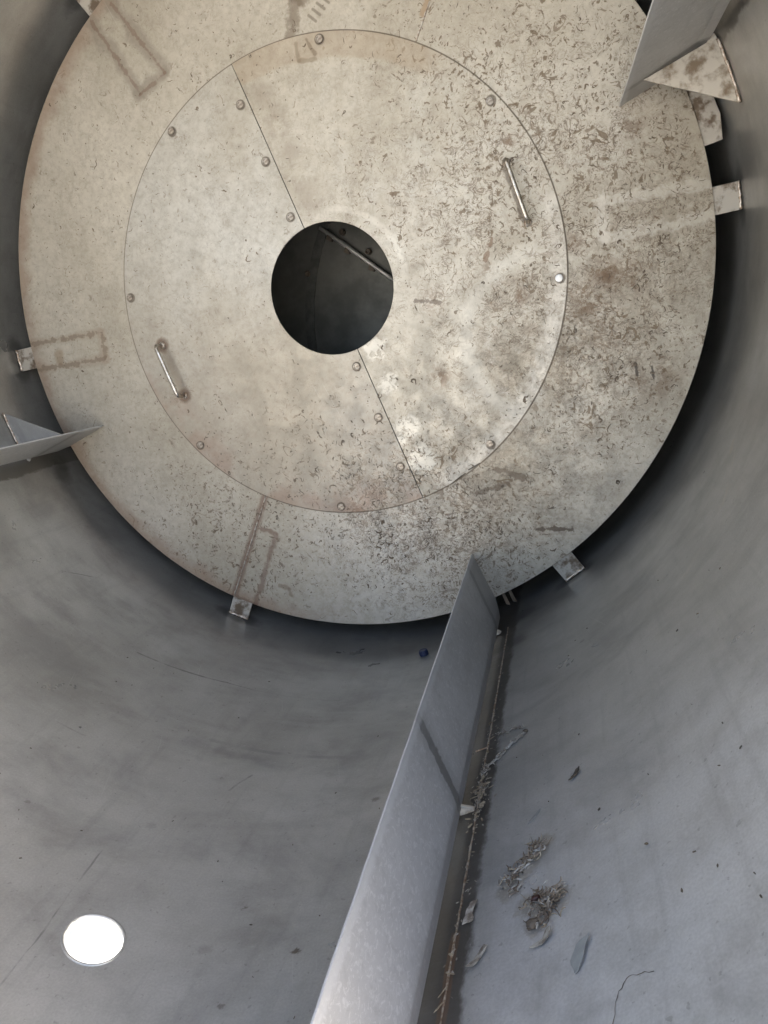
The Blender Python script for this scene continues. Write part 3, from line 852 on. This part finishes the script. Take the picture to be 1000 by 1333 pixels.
# ------------------------------------------------------------------ baffles
def make_baffle(a):
    root = empty('baffle', P(RW, a, 0))
    root.rotation_euler = (0, -rad(a), 0)           # local X outward
    t = 0.0035
    # plate: slightly tapered, foot bent by a shallow lip
    bm = bmesh.new()
    ny = 110
    def edge(y): return 0.816 + 0.0165 * min(-y, 1.5) - RW + 0.0009 * noise.noise(Vector((0, y * 9, 3))) + 0.0005 * noise.noise(Vector((0, y * 37, 8)))
    rows = []
    for i in range(ny + 1):
        y = -0.006 - 1.585 * i / ny
        x0 = edge(y)
        foot = 1.004 - RW
        if y > -0.035: foot = 0.958 - RW + 0.044 * min(1, (-0.006 - y) / 0.029)
        xs = [x0, x0 + 0.010, (x0 - 0.045) / 2, -0.050, -0.038, foot]
        xs[2] = (xs[1] + xs[3]) / 2
        if y > -0.035: xs[3] = min(xs[3], foot - 0.02); xs[4] = min(xs[4], foot - 0.008)
        zs = [0, 0, 0, 0, -0.0005, -0.006]
        if y > -0.035: zs[5] *= min(1, (-0.006 - y) / 0.029)
        rows.append([(x, y, z) for x, z in zip(xs, zs)])
    f_, b_ = [], []
    for row in rows:
        f_.append([bm.verts.new((x, y, z + t / 2)) for x, y, z in row])
        b_.append([bm.verts.new((x, y, z - t / 2)) for x, y, z in row])
    for i in range(ny):
        for k in range(5):
            bm.faces.new((f_[i][k], f_[i][k + 1], f_[i + 1][k + 1], f_[i + 1][k]))
            bm.faces.new((b_[i][k], b_[i + 1][k], b_[i + 1][k + 1], b_[i][k + 1]))
        for k in (0, 5):
            bm.faces.new((f_[i][k], f_[i + 1][k], b_[i + 1][k], b_[i][k]))
    for i in (0, ny):
        for k in range(5): bm.faces.new((f_[i][k], f_[i][k + 1], b_[i][k + 1], b_[i][k]))
    link('plate', bm, M_BAF, root, bevel=0.0006)
    # gussets on the far side (towards lower angles), foot fanning to the wall
    for y in (-0.13, -0.905, -1.55):
        bm = bmesh.new()
        def L(r, da): return (r * math.cos(rad(da)) - RW, r * math.sin(rad(da)))
        pts = [L(0.860, -0.30), L(0.996, -0.55), L(1.012, 1.0 if y < -0.5 else 0.15), L(1.0165, 0.75 if y < -0.5 else -0.2),
               L(1.0175, -2.5), L(1.0175, -5), L(1.0175, -8.6)]
        prism(bm, pts, y - 0.003, y + 0.003)
        go = link('gusset', bm, M_GUS, root, bevel=0.0006)
        bm = bmesh.new()
        rnd = random.Random(int(y * 100))
        pp = []
        for i in range(20):
            da = -0.8 - 7.8 * i / 19
            px, pz = L(1.0165 + rnd.uniform(-0.001, 0.001), da)
            pp.append(Vector((px, y - 0.004, pz)))
        tube(bm, pp, [0.0034 * rnd.uniform(0.6, 1.2) for _ in pp], 6)
        link('weld_bead', bm, M_WELD, go, smooth=True)
    return root
def copy_tree(o, parent=None):
    c = o.copy(); C.objects.link(c)
    if parent: c.parent = parent
    for ch in o.children: copy_tree(ch, c)
    return c
b0 = make_baffle(-64.1)
grp = 'long steel baffles welded along the drum wall'
thing(b0, 'long grey steel baffle rising from the bottom edge, crossed by a dark diagonal mark', 'baffle', grp)
for a, lab in ((-155.0, 'short visible end of the baffle at the left edge, lying almost level'),
               (26.4, 'smooth grey baffle at the top right behind the pale triangular gusset')):
    c = copy_tree(b0)
    c.location = P(RW, a, 0); c.rotation_euler = (0, -rad(a), 0)
    thing(c, lab, 'baffle', grp)
    if a < 0:
        for ch in c.children:
            if ch.name.startswith('gusset'):
                ch.material_slots[0].link = 'OBJECT'; ch.material_slots[0].material = M_BAF

# ------------------------------------------------------------------ loose things on the wall
def wall_frame(a, y, lift=0.0):
    """matrix: local X tangential, Y along the drum, Z towards the axis"""
    r_ = Vector((math.cos(rad(a)), 0, math.sin(rad(a))))
    zz = -r_; yy = Vector((0, 1, 0)); xx = yy.cross(zz)
    m = Matrix((xx, yy, zz)).transposed().to_4x4()
    m.translation = P(RW - lift, a, y)
    return m
# blue cap
cap = empty('bottle_cap'); cap.matrix_world = wall_frame(-76.9, -0.118)
thing(cap, 'tiny dark blue plastic cap lying on the grey wall below the plate', 'cap')
bm = bmesh.new()
bmesh.ops.create_cone(bm, cap_ends=True, segments=24, radius1=0.0125, radius2=0.0115, depth=0.016, matrix=Matrix.Translation((0, 0, 0.0085)))
o = link('cap_body', bm, M_CAP, cap, bevel=0.0015)
bm = bmesh.new()
for k in range(24):
    m = Matrix.Rotation(2 * math.pi * k / 24, 4, 'Z') @ Matrix.Translation((0.0122, 0, 0.0075))
    bmesh.ops.create_cube(bm, size=1, matrix=m @ Matrix.Diagonal((0.0012, 0.0014, 0.011, 1)))
link('grip_ribs', bm, M_CAP, cap)

def flake(pts, a, y, mat, label, lift=0.001, tilt=0.0, warp=0.0):
    """thin broken scrap with the given outline (metres: across, along) and real thickness"""
    bm = bmesh.new()
    cx = sum(p[0] for p in pts) / len(pts); cy = sum(p[1] for p in pts) / len(pts)
    def z(px, py): return tilt * (px - cx) + warp * ((px - cx) ** 2 + (py - cy) ** 2) * 12
    z0 = min(z(*p) for p in pts)
    rnd = random.Random(int(abs(a * 100)))
    full = []
    for k in range(len(pts)):                     # ragged edges
        p, q = pts[k], pts[(k + 1) % len(pts)]
        full.append(p)
        for f in (0.33, 0.66):
            full.append((p[0] * (1 - f) + q[0] * f + rnd.uniform(-1, 1) * 0.0014, p[1] * (1 - f) + q[1] * f + rnd.uniform(-1, 1) * 0.0014))
    t = [bm.verts.new((px, py, z(px, py) - z0 + lift + 0.0010)) for px, py in full]
    b = [bm.verts.new((px, py, z(px, py) - z0 + lift)) for px, py in full]
    ct = bm.verts.new((cx, cy, -z0 + lift + 0.0010)); cb = bm.verts.new((cx, cy, -z0 + lift))
    for k in range(len(full)):
        q = (k + 1) % len(full)
        bm.faces.new((t[k], t[q], ct)); bm.faces.new((b[q], b[k], cb)); bm.faces.new((t[k], b[k], b[q], t[q]))
    o = link('flake', bm, mat)
    o.matrix_world = wall_frame(a, y)
    thing(o, label, 'flake')
    return o
MM = 0.001
def O(*p): return [(x * MM, y * MM) for x, y in p]
flake(O((-9, -26), (-15, -6), (-6, 12), (14, 18), (6, 0), (-2, -20)), -52.6, -1.280, M_FLAKE, 'grey pointed flake lying alone on the pale wall, lower right', 0.001, 0.1)
flake(O((-18, -6), (-2, 0), (8, 12), (14, 10), (10, -2), (0, -8)), -55.6, -1.236, M_LITTER, 'thin beige flake just below the lower debris clump', 0.001, 0.2, 1)
flake(O((-8, -20), (9, -20), (7, 4), (12, 18), (0, 16), (-5, 2)), -62.2, -1.140, M_FILM, 'pale square-ended flake stuck on the weld line beside the baffle', 0.002, 0.05)
flake(O((-16, -12), (-6, -14), (6, 2), (14, 10), (8, 14), (-4, 4)), -60.8, -1.225, M_LITTER, 'rounded flake against the weld line, lowest beside the baffle', 0.001, 0.1, 1)
flake(O((-12, -10), (0, -8), (9, 3), (10, 9), (2, 9), (-8, -2)), -52.6, -0.93, M_CRUMB, 'small dark brown scrap on the wall above the debris clumps', 0.001, 0.1, 1)
flake(O((-12, -12), (2, -3), (10, 13), (4, 8), (-6, -2)), -56.8, -0.985, M_FLAKE, 'small grey sliver to the left of the dark brown scrap', 0.0005)
flake(O((-10, 5), (-2, 6), (8, -3), (10, -8), (2, -8), (-6, 0)), -49.2, -0.515, M_FLAKE, 'small oval flake on the bare wall right of the baffle', 0.0005)

# debris clumps: many curled shreds each, uncountable scraps in two piles
def shred_pile(name, pts, count, spread, label, cat, seed, red=False):
    """pts: polyline [(deg, y)] along which scraps lie"""
    rnd = random.Random(seed)
    a0 = sum(p[0] for p in pts) / len(pts); y0 = sum(p[1] for p in pts) / len(pts)
    root = empty(name); root.matrix_world = wall_frame(a0, y0)
    inv = root.matrix_world.inverted()
    thing(root, label, cat)
    packs = {0: bmesh.new(), 1: bmesh.new(), 2: bmesh.new()}
    for i in range(count):
        s = rnd.random() * (len(pts) - 1); k = min(int(s), len(pts) - 2); f = s - k
        a = pts[k][0] * (1 - f) + pts[k + 1][0] * f + rnd.gauss(0, spread) / RW / rad(1)
        y = pts[k][1] * (1 - f) + pts[k + 1][1] * f + rnd.gauss(0, spread)
        h = abs(rnd.gauss(0, 0.0022)) + 0.001
        m = inv @ wall_frame(a, y, h) @ Matrix.Rotation(rnd.uniform(0, 6.28), 4, 'Z') @ Matrix.Rotation(rnd.gauss(0, 0.25), 4, 'X') @ Matrix.Rotation(rnd.gauss(0, 0.15), 4, 'Y')
        c = rnd.random()
        kind = 0 if c < 0.30 else (1 if c < 0.82 else 2)
        b = packs[kind]
        L = rnd.uniform(0.006, 0.026) * rnd.random() ** 0.5; W_ = rnd.uniform(0.001, 0.006); cz = rnd.uniform(-0.005, 0.005)
        n_ = 5
        rows = []
        for j in range(n_ + 1):
            s_ = j / n_
            ww = W_ * (0.3 + 0.7 * math.sin(math.pi * s_)) * rnd.uniform(0.7, 1.2) * 0.5
            zc = cz * (2 * s_ - 1) ** 2
            bend = 0.006 * math.sin(s_ * 3 + cz * 400)
            rows.append([b.verts.new(m @ Vector((L * (s_ - 0.5), bend - ww, zc))), b.verts.new(m @ Vector((L * (s_ - 0.5), bend, zc + 0.0012))), b.verts.new(m @ Vector((L * (s_ - 0.5), bend + ww, zc))), b.verts.new(m @ Vector((L * (s_ - 0.5), bend, zc - 0.0006)))])
        for j in range(n_):
            for q in range(4): b.faces.new((rows[j][q], rows[j][(q + 1) % 4], rows[j + 1][(q + 1) % 4], rows[j + 1][q]))
        b.faces.new(rows[0]); b.faces.new(rows[-1][::-1])
    for k, (nm, mt) in enumerate((('pale_shreds', M_FILM), ('brown_shreds', M_RESID), ('straw_shreds', M_STRAW))):
        o = link(nm, packs[k], mt, root)
        o['kind'] = 'stuff'
    return root
p1 = shred_pile('debris_clump', [(-55.9, -1.058), (-57.0, -1.075), (-58.2, -1.092), (-58.6, -1.112), (-58.4, -1.13)], 105, 0.008,
                'long slanting clump of dried brown and white shreds, the upper of two on the wall', 'debris', 21)
p2 = shred_pile('debris_clump', [(-57.0, -1.165), (-55.6, -1.165), (-54.4, -1.172), (-55.2, -1.190), (-55.8, -1.200)], 100, 0.010,
                'ragged debris clump with a dark red crumb, the lower of two on the wall', 'debris', 22)
def lump(a, y, r, mat, parent, seed, name='crumb', lift=0.5):
    rnd = random.Random(seed)
    bm = bmesh.new()
    bmesh.ops.create_icosphere(bm, subdivisions=2, radius=r)
    for v_ in bm.verts: v_.co *= rnd.uniform(0.75, 1.2)
    o = link(name, bm, mat, None, smooth=False)
    m = wall_frame(a, y, r * lift) @ Matrix.Diagonal((1.3, 0.9, 0.7, 1))
    if parent:
        bpy.context.view_layer.update()
        o.parent = parent
        o.matrix_parent_inverse = Matrix.Identity(4)
        o.matrix_basis = parent.matrix_world.inverted() @ m
    else: o.matrix_world = m
    return o
M_RED = mat_simple('dark_red_crumb', (0.05, 0.014, 0.012), (0.03, 0.012, 0.010), 80, 0.0, 0.3, 0.5)
o = lump(-56.3, -1.163, 0.0055, M_RED, p2, 31); o['label'] = 'dark red crumb'
o = lump(-56.4, -1.207, 0.008, M_CRUMB, p2, 32); o['label'] = 'dark crumb at the lower tip'

# twisted pale strand across the wall
def strand(name, pts, r, mat, label, cat, seed, n=3, jit=0.003):
    rnd = random.Random(seed)
    root = empty(name, P(RW, *pts[0]))
    thing(root, label, cat)
    for s in range(n):
        pp = []
        for k in range(len(pts) - 1):
            m = 7
            for i in range(m):
                f = i / m
                a = pts[k][0] * (1 - f) + pts[k + 1][0] * f + rnd.gauss(0, jit) / rad(1) * 0.8
                y = pts[k][1] * (1 - f) + pts[k + 1][1] * f + rnd.gauss(0, jit)
                pp.append(P(RW - r - abs(rnd.gauss(0, jit * 0.7)), a, y) - P(RW, *pts[0]))
        bm = bmesh.new(); tube(bm, pp, [r * rnd.uniform(0.5, 1.2) for _ in pp], 5)
        link('fibre', bm, mat, root, smooth=True)
    return root
s1 = strand('dried_strand', [(-58.6, -0.713), (-59.6, -0.727), (-60.8, -0.745), (-61.6, -0.765), (-62.7, -0.785), (-63.4, -0.80)], 0.0013, M_FILM,
       'twisted pale strand lying diagonally on the wall, starting from the baffle foot', 'strand', 41, 4)
lump(-58.5, -0.710, 0.005, M_CRUMB, s1, 43)
strand('dried_strand', [(-58.6, -0.690), (-59.8, -0.678), (-61.0, -0.682), (-62.4, -0.668)], 0.0009, M_FILM,
       'thin wispy strand just above the thick diagonal one', 'strand', 42, 3)
strand('dried_strand', [(-50.9, -1.395), (-50.2, -1.352), (-49.4, -1.340), (-47.5, -1.352)], 0.0004, M_CRUMB,
       'fine dark bent hair near the lower right corner', 'strand', 44, 1, 0.001)

# litter caught along the foot of the lower baffle, and loose crumbs on the wall
def litter(name, mat, spots, lo, hi, seed, label, cat, thin=0.0008):
    rnd = random.Random(seed)
    bm = bmesh.new()
    for a, y in spots:
        m = wall_frame(a, y, rnd.uniform(0.0008, 0.004)) @ Matrix.Rotation(rnd.uniform(0, 6.28), 4, 'Z') @ Matrix.Rotation(rnd.gauss(0, 0.2), 4, 'X')
        L = rnd.uniform(lo, hi); W_ = L * rnd.uniform(0.08, 0.5)
        vs = []
        for zz in (0, thin):
            vs.append([bm.verts.new(m @ Vector((x * L / 2 * rnd.uniform(0.6, 1), y_ * W_ / 2 * rnd.uniform(0.6, 1), zz))) for x, y_ in ((-1, -0.4), (-0.3, -1), (0.5, -0.8), (1, 0), (0.4, 1), (-0.7, 0.7))])
        bm.faces.new(vs[0]); bm.faces.new(vs[1][::-1])
        for i in range(6): bm.faces.new((vs[0][i], vs[0][(i + 1) % 6], vs[1][(i + 1) % 6], vs[1][i]))
    o = link(name, bm, mat)
    thing(o, label, cat, kind='stuff')
    return o
rnd = random.Random(5)
litter('pale_litter', M_LITTER, [(rnd.gauss(-62.9, 0.35), -0.2 - 1.3 * rnd.random()) for _ in range(110)] +
       [(rnd.gauss(-63.0, 0.5), rnd.gauss(-0.86, 0.05)) for _ in range(110)] + [(rnd.gauss(-61.6, 0.8), rnd.gauss(-0.68, 0.02)) for _ in range(30)],
       0.002, 0.009, 51, 'pale scraps and dust caught along the weld line at the baffle foot', 'litter')
litter('straw_litter', M_STRAW, [(rnd.gauss(-63.0, 0.4), rnd.gauss(-0.87, 0.035)) for _ in range(60)] + [(rnd.gauss(-63.1, 0.3), rnd.uniform(-1.4, -0.6)) for _ in range(18)],
       0.006, 0.020, 52, 'straw-coloured slivers jammed at the baffle foot beside the gusset corner', 'litter')
litter('crumb_litter', M_CRUMB, [(rnd.uniform(-62, -30), -0.4 - 1.1 * rnd.random()) for _ in range(28)] + [(rnd.uniform(-120, -66), -0.3 - 1.1 * rnd.random()) for _ in range(40)],
       0.002, 0.007, 53, 'tiny dark crumbs scattered over the grey drum wall', 'litter', 0.0015)
